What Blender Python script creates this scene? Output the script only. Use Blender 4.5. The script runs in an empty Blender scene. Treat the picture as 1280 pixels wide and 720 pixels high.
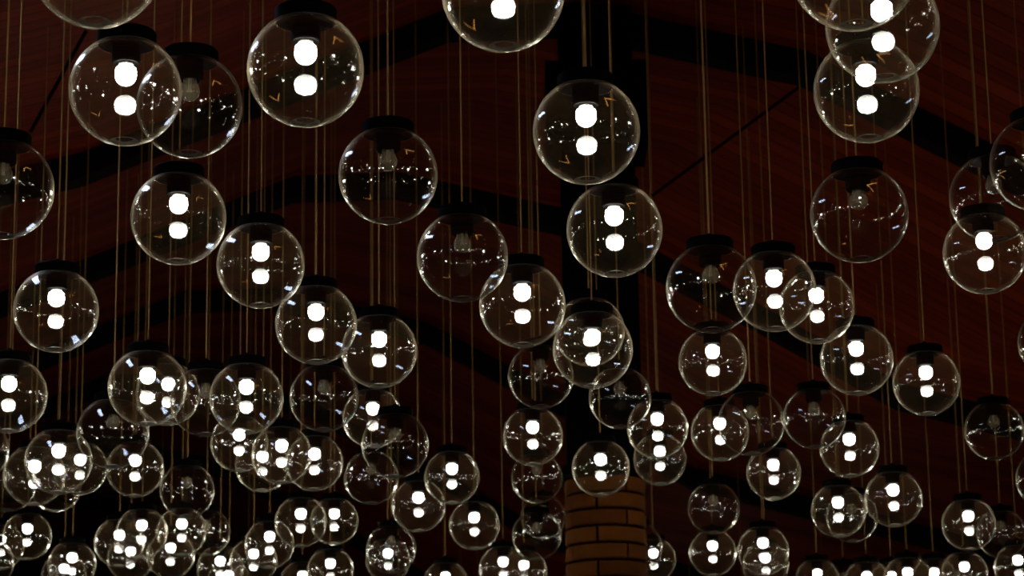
import bpy, bmesh, math, random
from mathutils import Matrix, Vector

# ------------------------------------------------------------------ camera, world, exposure
scene = bpy.context.scene
COL = scene.collection
cam_data = bpy.data.cameras.new('camera')
cam = bpy.data.objects.new('camera', cam_data)
COL.objects.link(cam)
cam_data.sensor_width = 36.0
cam_data.lens = 36.0 * 3100.0 / 1280.0
cam_data.clip_start = 0.05
cam_data.clip_end = 200
X_ROW = (0.9998766, 0.0157109, 0.0000000)
Y_ROW = (0.0037173, -0.2365747, -0.9716062)
Z_ROW = (-0.0152648, 0.9714863, -0.2366039)
cam.matrix_world = Matrix(((*X_ROW, 0.0), (*Y_ROW, 0.0), (*Z_ROW, 1.6), (0, 0, 0, 1)))
cam_data.dof.use_dof = True
cam_data.dof.focus_distance = 8.6
cam_data.dof.aperture_fstop = 6.0
scene.camera = cam

world = bpy.data.worlds.new('night')
scene.world = world
world.use_nodes = True
world.node_tree.nodes['Background'].inputs[0].default_value = (0.010, 0.012, 0.02, 1)
world.node_tree.nodes['Background'].inputs[1].default_value = 0.2

vs = scene.view_settings
vs.view_transform = 'Standard'
vs.look = 'None'
vs.exposure = 0.0
vs.gamma = 1.0
vs.use_curve_mapping = False

cy = scene.cycles
cy.use_adaptive_sampling = False
cy.denoising_input_passes = 'RGB_ALBEDO'
cy.denoising_prefilter = 'NONE'
cy.max_bounces = 12
cy.diffuse_bounces = 2
cy.glossy_bounces = 5
cy.transmission_bounces = 8
cy.transparent_max_bounces = 96
cy.caustics_reflective = True
cy.caustics_refractive = False
cy.sample_clamp_direct = 0
cy.sample_clamp_indirect = 12
cy.use_light_tree = True

BULB_E = 26.0
SKY_E = 12.0
STRIP_E = 5.0

# ------------------------------------------------------------------ materials
def nt(name):
    m = bpy.data.materials.new(name)
    m.use_nodes = True
    t = m.node_tree
    t.nodes.clear()
    out = t.nodes.new('ShaderNodeOutputMaterial')
    return m, t, out

def plain(name, col, rough=0.5, spec=0.3, metal=0.0):
    m, t, out = nt(name)
    p = t.nodes.new('ShaderNodeBsdfPrincipled')
    p.inputs['Base Color'].default_value = (*col, 1)
    p.inputs['Roughness'].default_value = rough
    p.inputs['Specular IOR Level'].default_value = spec
    p.inputs['Metallic'].default_value = metal
    t.links.new(p.outputs[0], out.inputs[0])
    return m

def math_node(t, op, a, b):
    n = t.nodes.new('ShaderNodeMath')
    n.operation = op
    for i, v in enumerate((a, b)):
        if isinstance(v, (int, float)):
            n.inputs[i].default_value = v
        else:
            t.links.new(v, n.inputs[i])
    return n.outputs[0]

def mix(t, fac, a, b):
    n = t.nodes.new('ShaderNodeMixShader')
    if isinstance(fac, (int, float)):
        n.inputs[0].default_value = fac
    else:
        t.links.new(fac, n.inputs[0])
    t.links.new(a, n.inputs[1])
    t.links.new(b, n.inputs[2])
    return n.outputs[0]

def glossy(t, rough, col=(1, 1, 1)):
    n = t.nodes.new('ShaderNodeBsdfGlossy')
    n.inputs['Color'].default_value = (*col, 1)
    n.inputs['Roughness'].default_value = rough
    return n.outputs[0]

def clear_glass(name, base, rough, broad, dust, dust_col, tint):
    """thin blown glass: Schlick reflection, a soft broad lobe at grazing angles, a film of dust"""
    m, t, out = nt(name)
    lw = t.nodes.new('ShaderNodeLayerWeight')
    lw.inputs[0].default_value = 0.5
    f = lw.outputs['Facing']
    fres = math_node(t, 'ADD', math_node(t, 'MULTIPLY', math_node(t, 'POWER', f, 5.0), 0.9), base)
    tr = t.nodes.new('ShaderNodeBsdfTransparent')
    tr.inputs[0].default_value = (*tint, 1)
    body = mix(t, fres, tr.outputs[0], glossy(t, rough))
    body = mix(t, math_node(t, 'MULTIPLY', math_node(t, 'POWER', f, 9.0), broad), body, glossy(t, 0.42, (1.0, 0.86, 0.62)))
    d = t.nodes.new('ShaderNodeBsdfDiffuse')
    d.inputs[0].default_value = (*dust_col, 1)
    body = mix(t, dust, body, d.outputs[0])
    t.links.new(body, out.inputs[0])
    return m

M_GLOBE = clear_glass('globe_glass', 0.045, 0.03, 1.6, 0.0028, (0.9, 0.62, 0.30), (0.99, 0.99, 0.985))
M_GLARE_RING = clear_glass('bottom_glare_ring', 0.08, 0.2, 0.9, 0.75, (0.9, 0.85, 0.72), (0.97, 0.97, 0.96))  # its strong matte share imitates bulb light gathered in the bottom glass
M_BULB_OFF = clear_glass('clear_bulb_glass', 0.05, 0.12, 0.4, 0.26, (0.85, 0.72, 0.5), (0.93, 0.92, 0.88))

def emitter(name, col, strength):
    m, t, out = nt(name)
    e = t.nodes.new('ShaderNodeEmission')
    e.inputs[0].default_value = (*col, 1)
    e.inputs[1].default_value = strength
    t.links.new(e.outputs[0], out.inputs[0])
    return m

def bulb_emitter():
    # a frosted bulb gives off more through its sides than through the crown
    m, t, out = nt('glowing_bulb_glass')
    tc = t.nodes.new('ShaderNodeTexCoord')
    sp = t.nodes.new('ShaderNodeSeparateXYZ')
    t.links.new(tc.outputs['Generated'], sp.inputs[0])
    mr = t.nodes.new('ShaderNodeMapRange')
    mr.inputs['From Min'].default_value = 0.02
    mr.inputs['From Max'].default_value = 0.55
    mr.inputs['To Min'].default_value = 0.2 * BULB_E
    mr.inputs['To Max'].default_value = 1.3 * BULB_E
    t.links.new(sp.outputs[2], mr.inputs[0])
    e = t.nodes.new('ShaderNodeEmission')
    e.inputs[0].default_value = (1.0, 0.985, 0.86, 1)
    t.links.new(mr.outputs[0], e.inputs[1])
    t.links.new(e.outputs[0], out.inputs[0])
    return m
M_BULB_ON = bulb_emitter()
M_STRIP = emitter('warm_light_strip', (1.0, 0.42, 0.10), STRIP_E)
M_SKYLIGHT = emitter('dusk_sky_glass', (0.62, 0.72, 1.0), SKY_E)
M_BLACK = plain('black_enamel', (0.002, 0.0016, 0.0015), 0.6, 0.02)
M_NECK = plain('frosted_bulb_neck', (0.55, 0.55, 0.5), 0.5, 0.3)
M_CORD = plain('tan_textile_cord', (0.56, 0.31, 0.11), 0.8, 0.1)
M_BEAM = plain('blackened_beam', (0.010, 0.006, 0.004), 0.8, 0.1)
M_PLASTER = plain('dark_plaster', (0.04, 0.02, 0.012), 0.9, 0.1)
M_MORTAR = plain('mortar', (0.012, 0.006, 0.003), 0.95, 0.05)
M_FRAME = plain('dark_window_frame', (0.02, 0.012, 0.008), 0.6, 0.2)

def boards(name, c1, c2, width, stretch):
    """stained boards; joints run along the cross-slope (object x), boards stacked along y"""
    m, t, out = nt(name)
    tc = t.nodes.new('ShaderNodeTexCoord')
    mp = t.nodes.new('ShaderNodeMapping')
    mp.inputs['Scale'].default_value = (stretch, 1.0 / width, 1.0)
    t.links.new(tc.outputs['UV'], mp.inputs[0])
    sep = t.nodes.new('ShaderNodeSeparateXYZ')
    t.links.new(mp.outputs[0], sep.inputs[0])
    fl = t.nodes.new('ShaderNodeMath'); fl.operation = 'FLOOR'
    t.links.new(sep.outputs[1], fl.inputs[0])
    fr = t.nodes.new('ShaderNodeMath'); fr.operation = 'FRACT'
    t.links.new(sep.outputs[1], fr.inputs[0])
    wn = t.nodes.new('ShaderNodeTexWhiteNoise'); wn.noise_dimensions = '1D'
    t.links.new(fl.outputs[0], wn.inputs['W'])
    ns = t.nodes.new('ShaderNodeTexNoise')
    ns.inputs['Scale'].default_value = 2.2
    ns.inputs['Detail'].default_value = 6
    t.links.new(mp.outputs[0], ns.inputs['Vector'])
    a = math_node(t, 'ADD', math_node(t, 'MULTIPLY', wn.outputs[0], 0.45), math_node(t, 'MULTIPLY', ns.outputs[0], 0.75))
    ramp = t.nodes.new('ShaderNodeValToRGB')
    ramp.color_ramp.elements[0].position = 0.25
    ramp.color_ramp.elements[0].color = (*c1, 1)
    ramp.color_ramp.elements[1].position = 0.95
    ramp.color_ramp.elements[1].color = (*c2, 1)
    t.links.new(a, ramp.inputs[0])
    joint = math_node(t, 'GREATER_THAN', fr.outputs[0], 0.06)
    mixc = t.nodes.new('ShaderNodeMix'); mixc.data_type = 'RGBA'
    mixc.inputs[6].default_value = (c1[0] * 0.25, c1[1] * 0.25, c1[2] * 0.25, 1)
    t.links.new(joint, mixc.inputs[0])
    t.links.new(ramp.outputs[0], mixc.inputs[7])
    p = t.nodes.new('ShaderNodeBsdfPrincipled')
    p.inputs['Roughness'].default_value = 0.7
    p.inputs['Specular IOR Level'].default_value = 0.2
    t.links.new(mixc.outputs[2], p.inputs['Base Color'])
    t.links.new(p.outputs[0], out.inputs[0])
    return m

M_CEIL = boards('red_stained_boards', (0.23, 0.013, 0.0015), (0.50, 0.048, 0.004), 0.16, 0.25)
M_FLOOR = boards('dark_floor_boards', (0.03, 0.016, 0.01), (0.07, 0.035, 0.02), 0.14, 0.3)

def brick_mat():
    m, t, out = nt('brown_brick')
    oi = t.nodes.new('ShaderNodeNewGeometry')
    ns = t.nodes.new('ShaderNodeTexNoise')
    ns.inputs['Scale'].default_value = 9
    ns.inputs['Detail'].default_value = 8
    t.links.new(oi.outputs['Position'], ns.inputs['Vector'])
    a = math_node(t, 'ADD', math_node(t, 'MULTIPLY', oi.outputs['Random Per Island'], 0.5), math_node(t, 'MULTIPLY', ns.outputs[0], 0.6))
    ramp = t.nodes.new('ShaderNodeValToRGB')
    ramp.color_ramp.elements[0].position = 0.2
    ramp.color_ramp.elements[0].color = (0.12, 0.032, 0.005, 1)
    ramp.color_ramp.elements[1].position = 0.9
    ramp.color_ramp.elements[1].color = (0.24, 0.075, 0.011, 1)
    t.links.new(a, ramp.inputs[0])
    p = t.nodes.new('ShaderNodeBsdfPrincipled')
    p.inputs['Roughness'].default_value = 0.85
    p.inputs['Specular IOR Level'].default_value = 0.1
    t.links.new(ramp.outputs[0], p.inputs['Base Color'])
    t.links.new(p.outputs[0], out.inputs[0])
    return m
M_BRICK = brick_mat()

# ------------------------------------------------------------------ mesh helpers
def to_mesh(name, bm, mat, smooth=False):
    me = bpy.data.meshes.new(name)
    bmesh.ops.recalc_face_normals(bm, faces=bm.faces)
    bm.to_mesh(me)
    bm.free()
    me.materials.append(mat)
    if smooth:
        for p in me.polygons:
            p.use_smooth = True
    return me

def link(name, me, parent=None, loc=(0, 0, 0)):
    o = bpy.data.objects.new(name, me)
    COL.objects.link(o)
    o.location = loc
    if parent:
        o.parent = parent
    return o

def lathe(profile, seg=48, closed=False):
    """revolve (radius, z) pairs about z; radius 0 gives a pole"""
    bm = bmesh.new()
    rings = []
    for r, z in profile:
        if r < 1e-7:
            rings.append([bm.verts.new((0, 0, z))])
        else:
            rings.append([bm.verts.new((r * math.cos(2 * math.pi * k / seg), r * math.sin(2 * math.pi * k / seg), z)) for k in range(seg)])
    pairs = list(zip(rings, rings[1:]))
    if closed:
        pairs.append((rings[-1], rings[0]))
    for A, B in pairs:
        for k in range(seg):
            j = (k + 1) % seg
            a = [A[0]] if len(A) == 1 else [A[k], A[j]]
            b = [B[0]] if len(B) == 1 else [B[j], B[k]]
            if len(a) + len(b) >= 3:
                bm.faces.new(a + b)
    return bm

def box(bm, lo, hi):
    vs_ = [bm.verts.new((x, y, z)) for x in (lo[0], hi[0]) for y in (lo[1], hi[1]) for z in (lo[2], hi[2])]
    for f in ((0, 1, 3, 2), (4, 6, 7, 5), (0, 4, 5, 1), (2, 3, 7, 6), (0, 2, 6, 4), (1, 5, 7, 3)):
        bm.faces.new([vs_[i] for i in f])

def tube(bm, a, b, r, seg=8):
    a = Vector(a); b = Vector(b)
    d = (b - a).normalized()
    u = d.cross(Vector((0, 0, 1)))
    if u.length < 1e-3:
        u = Vector((1, 0, 0))
    u.normalize()
    v = d.cross(u)
    A = [bm.verts.new(a + (u * math.cos(t) + v * math.sin(t)) * r) for t in [2 * math.pi * k / seg for k in range(seg)]]
    B = [bm.verts.new(b + (u * math.cos(t) + v * math.sin(t)) * r) for t in [2 * math.pi * k / seg for k in range(seg)]]
    for k in range(seg):
        j = (k + 1) % seg
        bm.faces.new((A[k], A[j], B[j], B[k]))
    bm.faces.new(A)
    bm.faces.new(list(reversed(B)))

def structure(o):
    o['kind'] = 'structure'
    return o

# ------------------------------------------------------------------ roof: faceted timber vault running away to the left
SHEAR = -1110.0 / 3100.0                       # the ridge drifts left as it goes away
Y0 = 17.2                                      # the profile below is given where y = 17.2
PROFILE = [(-12.0, 6.54), (-4.25, 6.55), (-3.11, 6.82), (-0.44, 7.88), (0.50, 7.90), (2.13, 7.50), (3.71, 6.62), (4.92, 5.89), (14.5, 3.30)]
Y_NEAR, Y_FAR = -6.0, 46.0

def sheared(x, y):
    return x + SHEAR * (y - Y0)

def roof_z(x, y):
    xl = x - SHEAR * (y - Y0)
    for (x0, z0), (x1, z1) in zip(PROFILE, PROFILE[1:]):
        if x0 <= xl <= x1:
            return z0 + (z1 - z0) * (xl - x0) / (x1 - x0)
    return PROFILE[0][1] if xl < PROFILE[0][0] else PROFILE[-1][1]

bm = bmesh.new()
uvl = bm.loops.layers.uv.new('UVMap')
th = 0.15
acc = 0.0
for (x0, z0), (x1, z1) in zip(PROFILE, PROFILE[1:]):
    w = math.hypot(x1 - x0, z1 - z0)
    lower = [bm.verts.new((sheared(x, y), y, z)) for x, y, z in ((x0, Y_NEAR, z0), (x1, Y_NEAR, z1), (x1, Y_FAR, z1), (x0, Y_FAR, z0))]
    upper = [bm.verts.new(v.co + Vector((0, 0, th))) for v in lower]
    f = bm.faces.new(lower)
    for lp, uv in zip(f.loops, ((acc, Y_NEAR), (acc + w, Y_NEAR), (acc + w, Y_FAR), (acc, Y_FAR))):
        lp[uvl].uv = uv
    bm.faces.new(list(reversed(upper)))
    for k in range(4):
        j = (k + 1) % 4
        bm.faces.new((lower[k], upper[k], upper[j], lower[j]))
    acc += w
structure(link('ceiling', to_mesh('ceiling', bm, M_CEIL)))

# dark ribs under the boards, one per bay
def rib(y, depth=0.20, wide=0.22):
    bm = bmesh.new()
    low, up = [], []
    pts = PROFILE[1:]
    for x, z in pts:
        low.append([bm.verts.new((sheared(x, y) , yy, z - depth)) for yy in (y - wide / 2, y + wide / 2)])
        up.append([bm.verts.new((sheared(x, y), yy, z + 0.02)) for yy in (y - wide / 2, y + wide / 2)])
    for k in range(len(pts) - 1):
        bm.faces.new((low[k][0], low[k + 1][0], low[k + 1][1], low[k][1]))
        bm.faces.new((up[k][0], up[k][1], up[k + 1][1], up[k + 1][0]))
        bm.faces.new((low[k][0], up[k][0], up[k + 1][0], low[k + 1][0]))
        bm.faces.new((low[k][1], low[k + 1][1], up[k + 1][1], up[k][1]))
    bm.faces.new((low[0][0], low[0][1], up[0][1], up[0][0]))
    bm.faces.new((low[-1][0], up[-1][0], up[-1][1], low[-1][1]))
    return bm
n = 1
for y in (4.3, 8.6, 12.2, 17.2, 21.5, 25.8, 30.1, 34.4, 38.7, 43.0):
    structure(link('trim_%d' % n, to_mesh('rib', rib(y), M_BEAM)))
    n += 1
# thin tie rods crossing below the boards
for a, b in (((1.90970, 15.50000, 6.70487), (0.94154, 15.90000, 6.08717)), ((-2.51421, 14.00000, 6.63158), (-2.88963, 14.30000, 6.09757))):
    bm = bmesh.new()
    tube(bm, a, b, 0.012, 8)
    structure(link('trim_%d' % n, to_mesh('tie_rod', bm, M_BEAM)))
    n += 1

# walls and floor
def slab(name, x0, x1, y0, y1, z0, z1, mat, shear=True):
    bm = bmesh.new()
    c = []
    for x, y in ((x0, y0), (x1, y0), (x1, y1), (x0, y1)):
        xs = sheared(x, y) if shear else x
        c.append((xs, y))
    lo = [bm.verts.new((x, y, z0)) for x, y in c]
    hi = [bm.verts.new((x, y, z1)) for x, y in c]
    bm.faces.new(list(reversed(lo)))
    bm.faces.new(hi)
    for k in range(4):
        j = (k + 1) % 4
        bm.faces.new((lo[k], lo[j], hi[j], hi[k]))
    uvl = bm.loops.layers.uv.new('UVMap')
    for f in bm.faces:
        for lp in f.loops:
            lp[uvl].uv = (lp.vert.co.x, lp.vert.co.y)
    return structure(link(name, to_mesh(name, bm, mat)))
slab('floor', -12.2, 14.7, Y_NEAR - 0.2, Y_FAR + 0.2, -0.2, 0.0, M_FLOOR)
slab('wall_left', -12.3, -12.0, Y_NEAR, Y_FAR, 0.0, 6.5, M_PLASTER)
slab('wall_right', 14.5, 14.8, Y_NEAR, Y_FAR, 0.0, 3.4, M_PLASTER)
slab('wall_far', -12.0, 14.5, Y_FAR - 0.3, Y_FAR, 0.0, 8.1, M_PLASTER)
slab('wall_near', -12.0, 14.5, Y_NEAR, Y_NEAR + 0.3, 0.0, 8.1, M_PLASTER)

# skylight in the low flat strip of roof at the left, outside the picture
sx0, sx1, sy0, sy1 = -3.9, -3.3, 9.5, 11.5
win = structure(link('window_1', None))
win.location = (0, 0, 0)
bm = bmesh.new()
for lo, hi in (((sx0 - .08, sy0 - .08, 6.44), (sx0, sy1 + .08, 6.55)), ((sx1, sy0 - .08, 6.44), (sx1 + .08, sy1 + .08, 6.55)),
               ((sx0, sy0 - .08, 6.44), (sx1, sy0, 6.55)), ((sx0, sy1, 6.44), (sx1, sy1 + .08, 6.55)),
               ((sx0, (sy0 + sy1) / 2 - .03, 6.45), (sx1, (sy0 + sy1) / 2 + .03, 6.55))):
    box(bm, lo, hi)
link('window_frame', to_mesh('window_frame', bm, M_FRAME), win)
bm = bmesh.new()
box(bm, (sx0, sy0, 6.50), (sx1, sy1, 6.52))
link('window_pane', to_mesh('window_pane', bm, M_SKYLIGHT), win)

# ------------------------------------------------------------------ brick column with a black post on top
COLX, COLY, COLR = 0.6203, 17.0, 0.28
Z_BRICK = 4.36
col = bpy.data.objects.new('brick_column', None)
COL.objects.link(col)
col.location = (COLX, COLY, 0)
col['label'] = 'round brown brick column carrying a black post, rising behind the hanging globes'
col['category'] = 'column'
bm = bmesh.new()
course = 0.1165
row = 0
z = Z_BRICK - course
while z > -course:
    start = math.radians(-90 + 30.5 + (45 if row % 2 else 0))
    for k in range(4):
        a0 = start + k * math.pi / 2 + 0.034
        a1 = start + (k + 1) * math.pi / 2 - 0.034
        seg = 10
        zb, zt = max(z, 0.0) + 0.010, z + course - 0.010
        g = []
        for s in range(seg + 1):
            a = a0 + (a1 - a0) * s / seg
            e = 0.006 if s in (0, seg) else 0.0
            c, si = math.cos(a), math.sin(a)
            g.append([bm.verts.new(((COLR - 0.03) * c, (COLR - 0.03) * si, zb)),
                      bm.verts.new(((COLR - 0.006) * c, (COLR - 0.006) * si, zb)),
                      bm.verts.new(((COLR - e) * c, (COLR - e) * si, zb + 0.007)),
                      bm.verts.new(((COLR - e) * c, (COLR - e) * si, zt - 0.007)),
                      bm.verts.new(((COLR - 0.006) * c, (COLR - 0.006) * si, zt)),
                      bm.verts.new(((COLR - 0.03) * c, (COLR - 0.03) * si, zt))])
        for s in range(seg):
            for q in range(5):
                bm.faces.new((g[s][q], g[s + 1][q], g[s + 1][q + 1], g[s][q + 1]))
        bm.faces.new(g[0])
        bm.faces.new(list(reversed(g[-1])))
    z -= course
    row += 1
link('brick_shaft', to_mesh('brick_shaft', bm, M_BRICK), col)
bm = lathe([(0, 0.0), (COLR - 0.018, 0.0), (COLR - 0.018, Z_BRICK), (0, Z_BRICK)], 40)
link('mortar_core', to_mesh('mortar_core', bm, M_MORTAR), col)
bm = bmesh.new()
box(bm, (-0.30, -0.30, Z_BRICK), (0.30, 0.30, Z_BRICK + 0.06))
box(bm, (-0.26, -0.26, Z_BRICK + 0.06), (0.26, 0.26, 7.75))
bmesh.ops.bevel(bm, geom=bm.edges[:], offset=0.012, segments=1, affect='EDGES')
link('post', to_mesh('post', bm, M_BLACK), col)
bm = bmesh.new()
box(bm, (-0.36, -0.36, 6.72), (0.36, 0.36, 7.30))
link('capital', to_mesh('capital', bm, M_BLACK), col)

# ------------------------------------------------------------------ L shaped warm light strip under the boards, above the picture
strip = bpy.data.objects.new('ceiling_strip_light', None)
COL.objects.link(strip)
SX, SY = 2.0, 6.6
SZ = min(roof_z(SX - 0.2, SY), roof_z(SX + 2.0, SY)) - 0.25
strip.location = (SX, SY, SZ)
SROT = math.radians(-45)
strip.rotation_euler = (0, 0, SROT)
strip['label'] = 'warm L shaped strip light under the roof boards above the picture'
strip['category'] = 'ceiling light'
bm = bmesh.new()
box(bm, (-0.02, -0.02, 0.0), (1.92, 0.14, 0.06))
box(bm, (-0.02, 0.14, 0.0), (0.14, 1.52, 0.06))
link('housing', to_mesh('housing', bm, M_BLACK), strip)
bm = bmesh.new()
box(bm, (0.0, 0.0, -0.012), (1.9, 0.12, -0.001))
box(bm, (0.0, 0.12, -0.012), (0.12, 1.5, -0.001))
link('diffuser', to_mesh('diffuser', bm, M_STRIP), strip)
for q, (hx, hy) in enumerate(((0.06, 1.45), (1.85, 0.06))):
    bm = bmesh.new()
    top = roof_z(SX + hx * math.cos(SROT) - hy * math.sin(SROT), SY + hx * math.sin(SROT) + hy * math.cos(SROT)) - SZ
    tube(bm, (hx, hy, 0.06), (hx, hy, top), 0.006, 6)
    link('hanger', to_mesh('hanger', bm, M_BLACK), strip)

# ------------------------------------------------------------------ the globe pendant and its parts
R = 0.175
WALL = 0.0038

def globe_profile():
    top = 0.50 * R
    ri = R - WALL
    a_o = math.asin(top / R)
    a_i = math.asin(top / ri)
    outer = [(R * math.sin(a_o + (math.pi - a_o) * k / 40.0), R * math.cos(a_o + (math.pi - a_o) * k / 40.0)) for k in range(40)]
    outer = outer[:37] + [(0.20 * R, -0.982 * R), (0.11 * R, -0.994 * R), (0, -0.997 * R)]
    # the inside has a thick pool of glass at the bottom
    inner = [(0, -0.885 * R), (0.08 * R, -0.892 * R), (0.15 * R, -0.910 * R), (0.20 * R, -0.932 * R), (0.235 * R, -0.945 * R)]
    a_end = math.pi - math.asin(0.255 * R / ri)
    inner += [(ri * math.sin(a_end + (a_i - a_end) * k / 36.0), ri * math.cos(a_end + (a_i - a_end) * k / 36.0)) for k in range(37)]
    return outer + inner

ME_GLOBE = to_mesh('glass_globe', lathe(globe_profile(), 72, closed=False), M_GLOBE, True)
# join lip: close the top rim between outer and inner wall
bm = bmesh.new(); bm.from_mesh(ME_GLOBE)
edges = [e for e in bm.edges if e.is_boundary]
bmesh.ops.bridge_loops(bm, edges=edges)
bmesh.ops.recalc_face_normals(bm, faces=bm.faces)
for f in bm.faces:
    f.smooth = True
    c = f.calc_center_median()
    rr = math.hypot(c.x, c.y)
    if 0.12 * R < rr < 0.245 * R and -0.96 * R < c.z < -0.88 * R:
        f.material_index = 1        # pale ring painted in for the glare of bulb light at the bottom
bm.to_mesh(ME_GLOBE); bm.free()
ME_GLOBE.materials.append(M_GLARE_RING)

ME_CAP = to_mesh('canopy_cap', lathe([(0, 0.845 * R), (0.51 * R, 0.845 * R), (0.53 * R, 0.86 * R), (0.535 * R, 1.06 * R), (0.50 * R, 1.10 * R), (0.10 * R, 1.14 * R), (0.06 * R, 1.22 * R), (0.025 * R, 1.25 * R), (0, 1.25 * R)], 48), M_BLACK)
ME_SOCKET = to_mesh('lamp_socket', lathe([(0, 0.845 * R), (0.255 * R, 0.845 * R), (0.255 * R, 0.53 * R), (0.235 * R, 0.505 * R), (0.20 * R, 0.50 * R), (0.19 * R, 0.53 * R), (0, 0.53 * R)], 40), M_BLACK)

B = 0.19 * R
def bulb_on_profile():
    zc = 0.275 * R
    pts = [(0, zc - B)]
    for k in range(1, 13):
        a = math.pi / 2 * k / 12
        pts.append((B * math.sin(a), zc - B * math.cos(a)))
    pts += [(B * 0.99, zc + 0.35 * B), (B * 0.97, zc + 0.62 * B), (B * 0.92, zc + 0.74 * B), (B * 0.80, zc + 0.80 * B), (0, zc + 0.80 * B)]
    return pts
ME_BULB_ON = to_mesh('light_bulb_on', lathe(bulb_on_profile(), 32), M_BULB_ON, True)
ME_NECK = to_mesh('bulb_neck', lathe([(0, 0.44 * R), (0.135 * R, 0.44 * R), (0.125 * R, 0.53 * R), (0, 0.53 * R)], 28), M_NECK, True)

def bulb_off_profile():
    zc = 0.285 * R
    pts = [(0, zc - B)]
    for k in range(1, 25):
        a = math.pi * 0.72 * k / 24
        pts.append((B * math.sin(a), zc - B * math.cos(a)))
    pts += [(0.125 * R, 0.46 * R), (0.12 * R, 0.53 * R), (0, 0.53 * R)]
    return pts
ME_BULB_OFF = to_mesh('light_bulb_off', lathe(bulb_off_profile(), 32), M_BULB_OFF, True)
ME_STEM = to_mesh('filament_stem', lathe([(0, 0.53 * R), (0.035 * R, 0.53 * R), (0.03 * R, 0.33 * R), (0.05 * R, 0.28 * R), (0, 0.27 * R)], 16), plain('bulb_stem', (0.6, 0.5, 0.35), 0.3, 0.5), True)
bm = bmesh.new()
tube(bm, (0, 0, 0), (0, 0, 1), 0.0031, 10)
ME_CORD = to_mesh('cord', bm, M_CORD, True)

def make_pendant(lit):
    t = bpy.data.objects.new('globe_pendant', None)
    t.empty_display_size = 0.1
    COL.objects.link(t)
    t['category'] = 'pendant lamp'
    link('glass_globe', ME_GLOBE, t)
    link('canopy_cap', ME_CAP, t)
    s = link('lamp_socket', ME_SOCKET, t)
    if lit:
        b = link('light_bulb', ME_BULB_ON, t)
        b['label'] = 'glowing white bulb'
        link('bulb_neck', ME_NECK, b)
    else:
        b = link('light_bulb', ME_BULB_OFF, t)
        b['label'] = 'unlit clear bulb'
        link('filament_stem', ME_STEM, b)
    c = link('cord', ME_CORD, t, (0, 0, 1.24 * R))
    return t

def kids(o):
    return [c for c in PARTS if c.parent == o]

def place(t, x, y, z, label, group):
    t.location = (x, y, z)
    t['label'] = label
    t['group'] = group
    top = roof_z(x, y)
    for c in t.children:
        if c.name.startswith('cord'):
            c.scale = (1, 1, top - z - 1.24 * R + 0.01)
    t.rotation_euler = (0, 0, random.random() * 6.28)

def copy_pendant(src):
    t = src.copy()
    COL.objects.link(t)
    for ch in list(src.children):
        c = ch.copy()
        COL.objects.link(c)
        c.parent = t
        for g in list(ch.children):
            d = g.copy()
            COL.objects.link(d)
            d.parent = c
    return t

random.seed(7)
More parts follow.
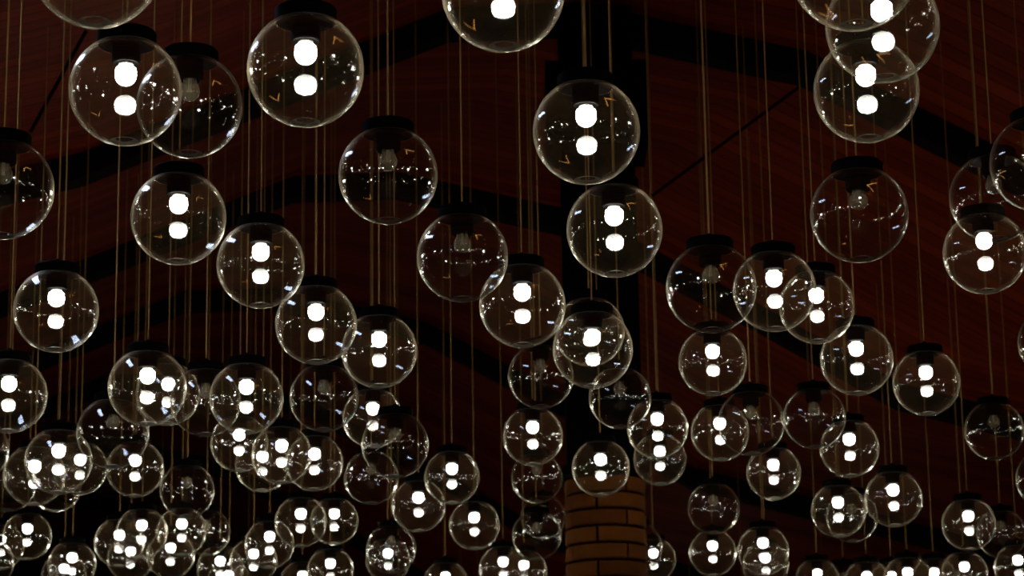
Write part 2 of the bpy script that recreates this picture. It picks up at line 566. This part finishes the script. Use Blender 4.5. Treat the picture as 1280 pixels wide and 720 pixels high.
# x, y, z of each globe's centre, lit or not, label
PENDANTS = [
    (-1.096, 6.219, 4.024, 1, 'glowing globe pendant, largest, cut by the top edge near the left corner'),
    (-1.198, 7.379, 4.052, 1, 'glowing globe pendant, large, uppermost of the pair overlapping near the top left corner'),
    (-1.059, 7.839, 4.148, 0, 'unlit globe pendant, half hidden behind a large glowing globe near the top left corner'),
    (-0.608, 7.063, 4.004, 1, 'glowing globe pendant, large, uncut, right of the top left pair, under the top edge'),
    (-0.431, 8.406, 4.064, 0, 'unlit globe pendant, alone upper left of centre, its cap under three parallel cords'),
    (-0.012, 6.646, 4.087, 1, 'glowing globe pendant, cut by the top edge near its middle, alone against dark beam'),
    (0.251, 7.747, 4.009, 1, 'glowing globe pendant, right of centre, uppermost of two touching globes in front of black post'),
    (0.377, 8.736, 3.940, 1, 'glowing globe pendant, right of centre, lower of two touching globes in front of black post'),
    (0.948, 6.385, 4.042, 1, 'glowing globe pendant, front one of three overlapping at top right, cut by the top edge'),
    (1.154, 7.237, 4.173, 1, 'glowing globe pendant, middle one of three overlapping globes at top right'),
    (1.185, 7.836, 4.163, 1, 'glowing globe pendant, lowest and rearmost of three overlapping globes at top right'),
    (1.249, 8.583, 3.942, 0, 'unlit globe pendant, alone below the top right trio, gray bulb clearly visible'),
    (1.897, 8.542, 4.110, 0, 'unlit globe pendant, cut by the right edge, in front of the unlit right hand globe'),
    (1.890, 9.336, 4.206, 0, 'unlit globe pendant, behind the globe cut by the right edge and above a glowing one'),
    (1.991, 10.109, 4.182, 1, 'glowing globe pendant, lowest of the stacked three beside the upper right edge'),
    (-1.736, 8.149, 3.962, 0, 'unlit globe pendant, large, cut by the left edge in the upper half'),
    (-1.222, 8.793, 4.027, 1, 'glowing globe pendant, directly below the overlapping pair near the top left corner'),
    (-0.998, 9.558, 4.039, 1, 'glowing globe pendant, left of centre, middle of a diagonal run of three descending right'),
    (-0.843, 10.369, 3.980, 1, "glowing globe pendant, directly right of and below the diagonal run's middle globe, overlapping another"),
    (-0.616, 11.162, 4.032, 1, 'glowing globe pendant, end of the descending run left of centre, above blurred small globes'),
    (-0.188, 9.218, 3.971, 0, 'unlit globe pendant, left of centre, overlapping a glowing globe at its lower right'),
    (0.041, 9.777, 3.910, 1, 'glowing globe pendant, left of the black post, overlapped by an unlit one'),
    (0.349, 10.606, 3.903, 1, 'glowing globe pendant, front one of two nearly coincident globes just below the picture centre'),
    (0.382, 12.032, 4.303, 1, 'glowing globe pendant, rear one of two nearly coincident globes just below the picture centre'),
    (0.771, 9.332, 3.860, 0, 'unlit globe pendant, leftmost of a chain of three overlapping globes right of centre'),
    (1.104, 10.143, 4.042, 1, 'glowing globe pendant, middle of a chain of three overlapping globes right of centre'),
    (1.417, 11.240, 4.226, 1, 'glowing globe pendant, rightmost of a chain of three overlapping globes right of centre'),
    (1.016, 12.350, 4.206, 1, 'glowing globe pendant, directly under the unlit globe that starts the three globe chain'),
    (1.652, 11.672, 4.063, 1, 'glowing globe pendant, just below right of the three globe chain, right of centre'),
    (2.150, 12.674, 4.146, 1, 'glowing globe pendant, alone in the lower right, between two cords, cap fully clear'),
    (2.838, 14.456, 4.208, 0, 'unlit globe pendant, alone near the lower right edge, between two cords'),
    (2.746, 12.334, 4.274, 0, 'unlit globe pendant, only a thin sliver inside the right edge at mid height'),
    (3.137, 14.524, 3.927, 0, 'unlit globe pendant, only a thin sliver inside the right edge low down'),
    (-1.883, 9.960, 3.961, 1, 'glowing globe pendant, alone at far left, mid height, above the blurred cluster'),
    (-2.301, 11.088, 3.835, 1, 'glowing globe pendant, cut by the left edge just below mid height'),
    (-1.635, 10.856, 3.814, 1, 'glowing globe pendant, front one of a close lower left pair, two bulbs showing'),
    (-1.890, 13.307, 4.277, 1, 'glowing globe pendant, behind the front one of a close pair in the lower left quarter'),
    (-1.532, 12.107, 3.992, 0, 'unlit globe pendant, squeezed between the close pair and a glowing globe, lower left'),
    (-1.271, 11.577, 3.903, 1, 'glowing globe pendant, clear front globe at lower left, under two bright parallel cords'),
    (-0.965, 12.386, 4.058, 0, 'unlit globe pendant, below a diagonal run of glowing globes, left of centre'),
    (-0.813, 14.044, 4.265, 1, 'glowing globe pendant, partly behind an unlit globe, left of centre in the lower half'),
    (-0.621, 12.741, 3.872, 0, 'unlit globe pendant, in front of a glowing one, left of centre, lower half'),
    (-1.359, 14.281, 4.100, 1, 'glowing globe pendant, brightest in the tangle of four low left of centre'),
    (-1.217, 14.888, 4.154, 1, 'glowing globe pendant, right end of the tangle of four low left of centre'),
    (-1.672, 14.859, 4.275, 1, 'glowing globe pendant, left end of the tangle of four low left of centre'),
    (-1.624, 15.766, 4.295, 1, 'glowing globe pendant, rearmost and lowest in the tangle of four low left of centre'),
    (-1.951, 11.873, 3.798, 0, 'unlit globe pendant, low left, overlapping glowing globes on both its sides'),
    (-2.376, 12.754, 3.818, 1, 'glowing globe pendant, front one of the low left cluster, three bulbs seen through it'),
    (-2.730, 13.932, 3.942, 1, 'glowing globe pendant, left member of the low left cluster, behind the front globe'),
    (-2.797, 15.766, 4.293, 1, 'glowing globe pendant, right member of the low left cluster, behind the front globe'),
    (-3.239, 17.324, 4.424, 0, 'unlit globe pendant, rearmost and lowest of the low left cluster, bulb hidden'),
    (-2.307, 14.893, 4.133, 1, 'glowing globe pendant, below and behind the unlit globe in the low left'),
    (-2.110, 15.803, 4.142, 0, 'unlit globe pendant, low left, above a glowing globe whose light shows at its base'),
    (-2.358, 17.400, 4.109, 1, 'glowing globe pendant, under the unlit globe in the low left, bulb touching its base'),
    (-2.521, 18.022, 4.024, 1, 'glowing globe pendant, lower of two stacked glowing ones near the lower left'),
    (-2.294, 18.287, 4.228, 0, 'unlit globe pendant, small, beside the two stacked glowing ones near the lower left'),
    (-3.505, 17.690, 4.134, 1, 'glowing globe pendant, small and round, in the bottom left corner, clear of its neighbours'),
    (-3.240, 18.035, 3.967, 1, 'glowing globe pendant, cut by the bottom edge left, front one of a coincident pair'),
    (-3.535, 19.343, 4.058, 1, 'glowing globe pendant, cut by the bottom edge left, rear one of a coincident pair'),
    (-2.558, 16.858, 4.024, 1, 'glowing globe pendant, upper one of the cluster of three near the bottom left'),
    (-2.800, 17.417, 4.039, 1, 'glowing globe pendant, left one of the cluster of three near the bottom left'),
    (-2.910, 18.648, 4.089, 1, 'glowing globe pendant, lowest one of the cluster of three near the bottom left'),
    (-2.235, 18.667, 4.008, 1, 'glowing globe pendant, cut by the bottom edge, under the small unlit one at lower left'),
    (-2.332, 20.076, 4.078, 1, 'glowing globe pendant, mostly below the bottom edge, behind another at lower left'),
    (-1.739, 17.424, 4.012, 1, 'glowing globe pendant, small, near the bottom, lower left of an overlapping small pair'),
    (-1.948, 18.339, 4.015, 1, 'glowing globe pendant, small, mostly hidden behind its right neighbour near the bottom'),
    (-1.446, 16.585, 4.044, 1, 'glowing globe pendant, left one of an overlapping small pair, low left of centre'),
    (-1.322, 17.967, 4.249, 1, 'glowing globe pendant, right one of an overlapping small pair, low left of centre'),
    (-0.925, 15.788, 4.204, 0, 'unlit globe pendant, small, hanging behind and below the larger unlit one, low left of centre'),
    (-0.633, 16.068, 4.061, 1, 'glowing globe pendant, lower left of the glowing globe nearest it, low and left of centre'),
    (-0.399, 15.560, 4.163, 1, 'glowing globe pendant, low, left of centre, topmost of a staggered three'),
    (-0.287, 17.121, 4.081, 1, 'glowing globe pendant, low, left of centre, lowest right of a staggered three'),
    (-0.881, 17.435, 3.966, 0, 'unlit globe pendant, near the bottom with a glowing bulb from behind shining in it'),
    (-1.002, 19.324, 4.135, 1, 'glowing globe pendant, hidden behind the unlit globe near the bottom, left of centre'),
    (-1.403, 18.675, 3.978, 1, 'glowing globe pendant, cut by the bottom edge, under an overlapping small pair'),
    (-1.673, 19.363, 3.975, 1, 'glowing globe pendant, mostly below the bottom edge, left of another, left of centre'),
    (-0.555, 19.369, 3.952, 1, 'glowing globe pendant, mostly below the bottom edge, alone left of centre'),
    (-0.096, 18.054, 3.890, 1, 'glowing globe pendant, left one of two cut by the bottom edge beside the brick column'),
    (0.057, 18.683, 3.944, 1, 'glowing globe pendant, right one of two cut by the bottom edge beside the brick column'),
    (0.148, 17.416, 4.043, 0, 'unlit globe pendant, small, hanging left of the brick column, above glowing bulbs'),
    (0.149, 16.779, 4.349, 0, 'unlit globe pendant, below a glowing globe, left of the top of the brick column'),
    (0.108, 14.261, 4.182, 1, 'glowing globe pendant, between two unlit globes stacked left of the brick column'),
    (0.146, 12.968, 4.272, 0, 'unlit globe pendant, top one in the stack of four left of the brick column'),
    (0.596, 13.663, 4.285, 0, 'unlit globe pendant, below the nearly coincident pair, above the brick column'),
    (0.825, 14.065, 4.182, 1, 'glowing globe pendant, front one of a close pair above right of the brick column'),
    (0.963, 16.245, 4.372, 1, 'glowing globe pendant, rear lower one of a close pair above right of the brick column'),
    (0.522, 14.902, 4.095, 1, "glowing globe pendant, hanging right in front of the brick column's top"),
    (1.250, 12.873, 3.985, 0, 'unlit globe pendant, overlapping a glowing globe on its left, lower right of centre'),
    (1.233, 14.650, 4.259, 1, 'glowing globe pendant, overlapped by an unlit globe on its right, lower right of centre'),
    (1.685, 13.694, 4.159, 0, 'unlit globe pendant, lower right, overlapping the glowing globe below it'),
    (1.981, 14.477, 4.120, 1, 'glowing globe pendant, lower right, overlapped at upper left by an unlit globe'),
    (1.664, 15.790, 4.194, 1, 'glowing globe pendant, low right of centre, beneath two overlapping unlit and lit globes'),
    (1.333, 16.574, 4.090, 0, 'unlit globe pendant, small, directly above a glowing one, right of the brick column'),
    (1.458, 18.338, 4.021, 1, 'glowing globe pendant, small, directly below an unlit one, right of the brick column'),
    (1.689, 16.903, 3.842, 1, 'glowing globe pendant, front one of a coincident pair near the bottom, right of column'),
    (1.880, 18.677, 3.969, 1, 'glowing globe pendant, rear one of a coincident pair near the bottom, right of column'),
    (2.077, 15.849, 3.953, 1, 'glowing globe pendant, left one of a loose trio low on the right'),
    (2.299, 16.850, 4.056, 0, 'unlit globe pendant, hidden middle one of a loose trio low on the right'),
    (2.298, 14.953, 3.888, 1, 'glowing globe pendant, right one of a loose trio low on the right'),
    (2.958, 16.110, 3.889, 1, 'glowing globe pendant, low, near the right edge, left of a dim globe'),
    (3.427, 17.426, 4.004, 0, 'unlit globe pendant, low, at the right edge, right of a small glowing globe'),
    (3.660, 18.065, 3.844, 1, 'glowing globe pendant, in the bottom right corner'),
    (1.073, 19.332, 4.103, 1, 'glowing globe pendant, half hidden behind the right side of the brick column'),
    (0.857, 17.439, 3.950, 0, 'unlit globe pendant, mostly hidden behind the right side of the brick column'),
    (0.216, 19.249, 4.444, 0, 'unlit globe pendant, peeking out left of the brick column behind a stack'),
    (2.394, 19.726, 3.974, 1, 'glowing globe pendant, leftmost of the row cut by the bottom edge at right'),
    (2.754, 20.871, 4.081, 0, 'unlit globe pendant, first unlit one of the row cut by the bottom edge at right'),
    (2.644, 18.712, 3.822, 1, 'glowing globe pendant, second glowing one of the row cut by the bottom edge at right'),
    (3.018, 19.950, 3.972, 1, 'glowing globe pendant, third glowing one of the row cut by the bottom edge at right'),
    (2.807, 17.788, 3.731, 1, 'glowing globe pendant, fourth glowing one of the row cut by the bottom edge at right'),
    (3.264, 19.375, 3.924, 1, 'glowing globe pendant, fifth glowing one of the row cut by the bottom edge at right'),
    (3.381, 18.698, 3.881, 1, 'glowing globe pendant, last and highest of the row cut by the bottom edge at right'),
    (-3.886, 18.623, 4.191, 1, 'glowing globe pendant, at the left edge, low, behind the bottom left corner globe'),
    (-3.722, 17.449, 3.910, 0, 'unlit globe pendant, only a curved sliver inside the left edge at the bottom'),
    (-2.908, 13.210, 3.966, 0, 'unlit globe pendant, only a curved sliver inside the left edge above the low cluster'),
    (-3.169, 15.338, 4.125, 0, 'unlit globe pendant, at the left edge low down, behind the low left cluster'),
]
proto = {0: None, 1: None}
for x, y, z, lit, label in PENDANTS:
    if proto[lit] is None:
        t = proto[lit] = make_pendant(lit)
    else:
        t = copy_pendant(proto[lit])
    place(t, x, y, z, label, 'clear globe pendants hung from the roof')

# the field of pendants goes on to both sides of the picture and above it (seen as sparkle in the glass)
OUTSIDE = [
    (4.438, 2.744, 3.993, 0),
    (5.769, 6.835, 4.109, 0),
    (1.955, 5.286, 4.327, 1),
    (3.472, 3.685, 4.175, 0),
    (-4.966, 8.073, 4.326, 1),
    (4.061, 15.711, 4.067, 1),
    (-5.304, 18.759, 3.925, 1),
    (4.115, 13.309, 4.225, 1),
    (-4.198, 14.919, 4.323, 1),
    (4.558, 18.298, 3.899, 1),
    (3.163, 7.937, 4.330, 0),
    (1.928, 3.318, 3.875, 1),
    (-2.637, 3.080, 4.074, 0),
    (-4.161, 13.794, 3.873, 1),
    (-1.878, 6.896, 4.388, 1),
    (-4.125, 2.910, 4.222, 0),
    (-2.876, 8.235, 4.292, 1),
    (-3.130, 6.916, 4.089, 0),
    (-4.921, 15.414, 4.027, 1),
    (3.801, 8.674, 4.091, 0),
    (-3.836, 6.663, 4.141, 1),
    (3.772, 6.030, 4.311, 0),
    (-2.025, 5.896, 4.294, 0),
    (-1.779, 4.899, 4.287, 0),
    (-4.987, 5.386, 4.369, 1),
    (3.424, 2.743, 3.945, 0),
    (4.814, 10.154, 4.187, 1),
    (2.973, 11.328, 4.044, 1),
    (-2.298, 7.521, 4.140, 1),
    (-4.228, 4.806, 4.386, 1),
    (-2.934, 3.978, 4.055, 1),
    (-0.209, 3.824, 4.084, 1),
    (-4.254, 11.087, 4.297, 1),
    (3.786, 14.752, 4.286, 1),
    (1.525, 4.408, 3.853, 1),
    (3.502, 5.155, 3.874, 1),
    (4.309, 4.744, 4.220, 1),
    (-5.829, 17.277, 4.272, 1),
    (-4.608, 10.237, 4.125, 1),
    (0.482, 2.928, 4.061, 0),
    (-4.603, 16.823, 4.395, 1),
    (-3.089, 11.147, 3.979, 1),
    (2.061, 7.583, 3.912, 0),
    (4.429, 16.453, 4.220, 1),
    (-4.496, 12.419, 4.122, 1),
    (-3.796, 12.978, 4.205, 1),
    (-6.450, 30.648, 4.239, 1),
    (-7.392, 31.003, 4.263, 1),
    (-3.161, 23.550, 4.146, 1),
    (-0.680, 30.163, 4.106, 1),
    (-4.045, 28.137, 3.847, 1),
    (2.051, 29.375, 3.948, 1),
    (-2.746, 25.355, 4.230, 1),
    (-1.053, 22.111, 3.886, 1),
    (-4.014, 32.649, 3.933, 1),
    (-0.800, 27.348, 4.174, 1),
    (3.286, 26.617, 3.812, 1),
    (-6.360, 25.422, 3.812, 1),
    (2.087, 32.795, 3.852, 1),
    (-2.222, 24.243, 4.159, 1),
    (-0.461, 29.150, 3.861, 1),
    (2.282, 25.127, 3.767, 1),
    (4.826, 33.146, 4.272, 1),
    (5.784, 30.688, 4.128, 1),
    (1.012, 32.672, 4.021, 1),
    (-2.029, 29.093, 3.856, 1),
    (-8.213, 29.178, 4.025, 1),
    (-2.404, 30.866, 4.061, 1),
]
for x, y, z, lit in OUTSIDE:
    t = copy_pendant(proto[lit])
    side = 'below the picture at the far end' if y > 21 else 'above the picture' if abs(x + 0.1 * (y - 10)) < 0.22 * y else ('beyond the left edge of the picture' if x < 0 else 'beyond the right edge of the picture')
    place(t, x, y, z, ('glowing' if lit else 'unlit') + ' clear globe pendant of the same field, hanging ' + side, ('glowing' if lit else 'unlit') + ' globe pendants ' + side)
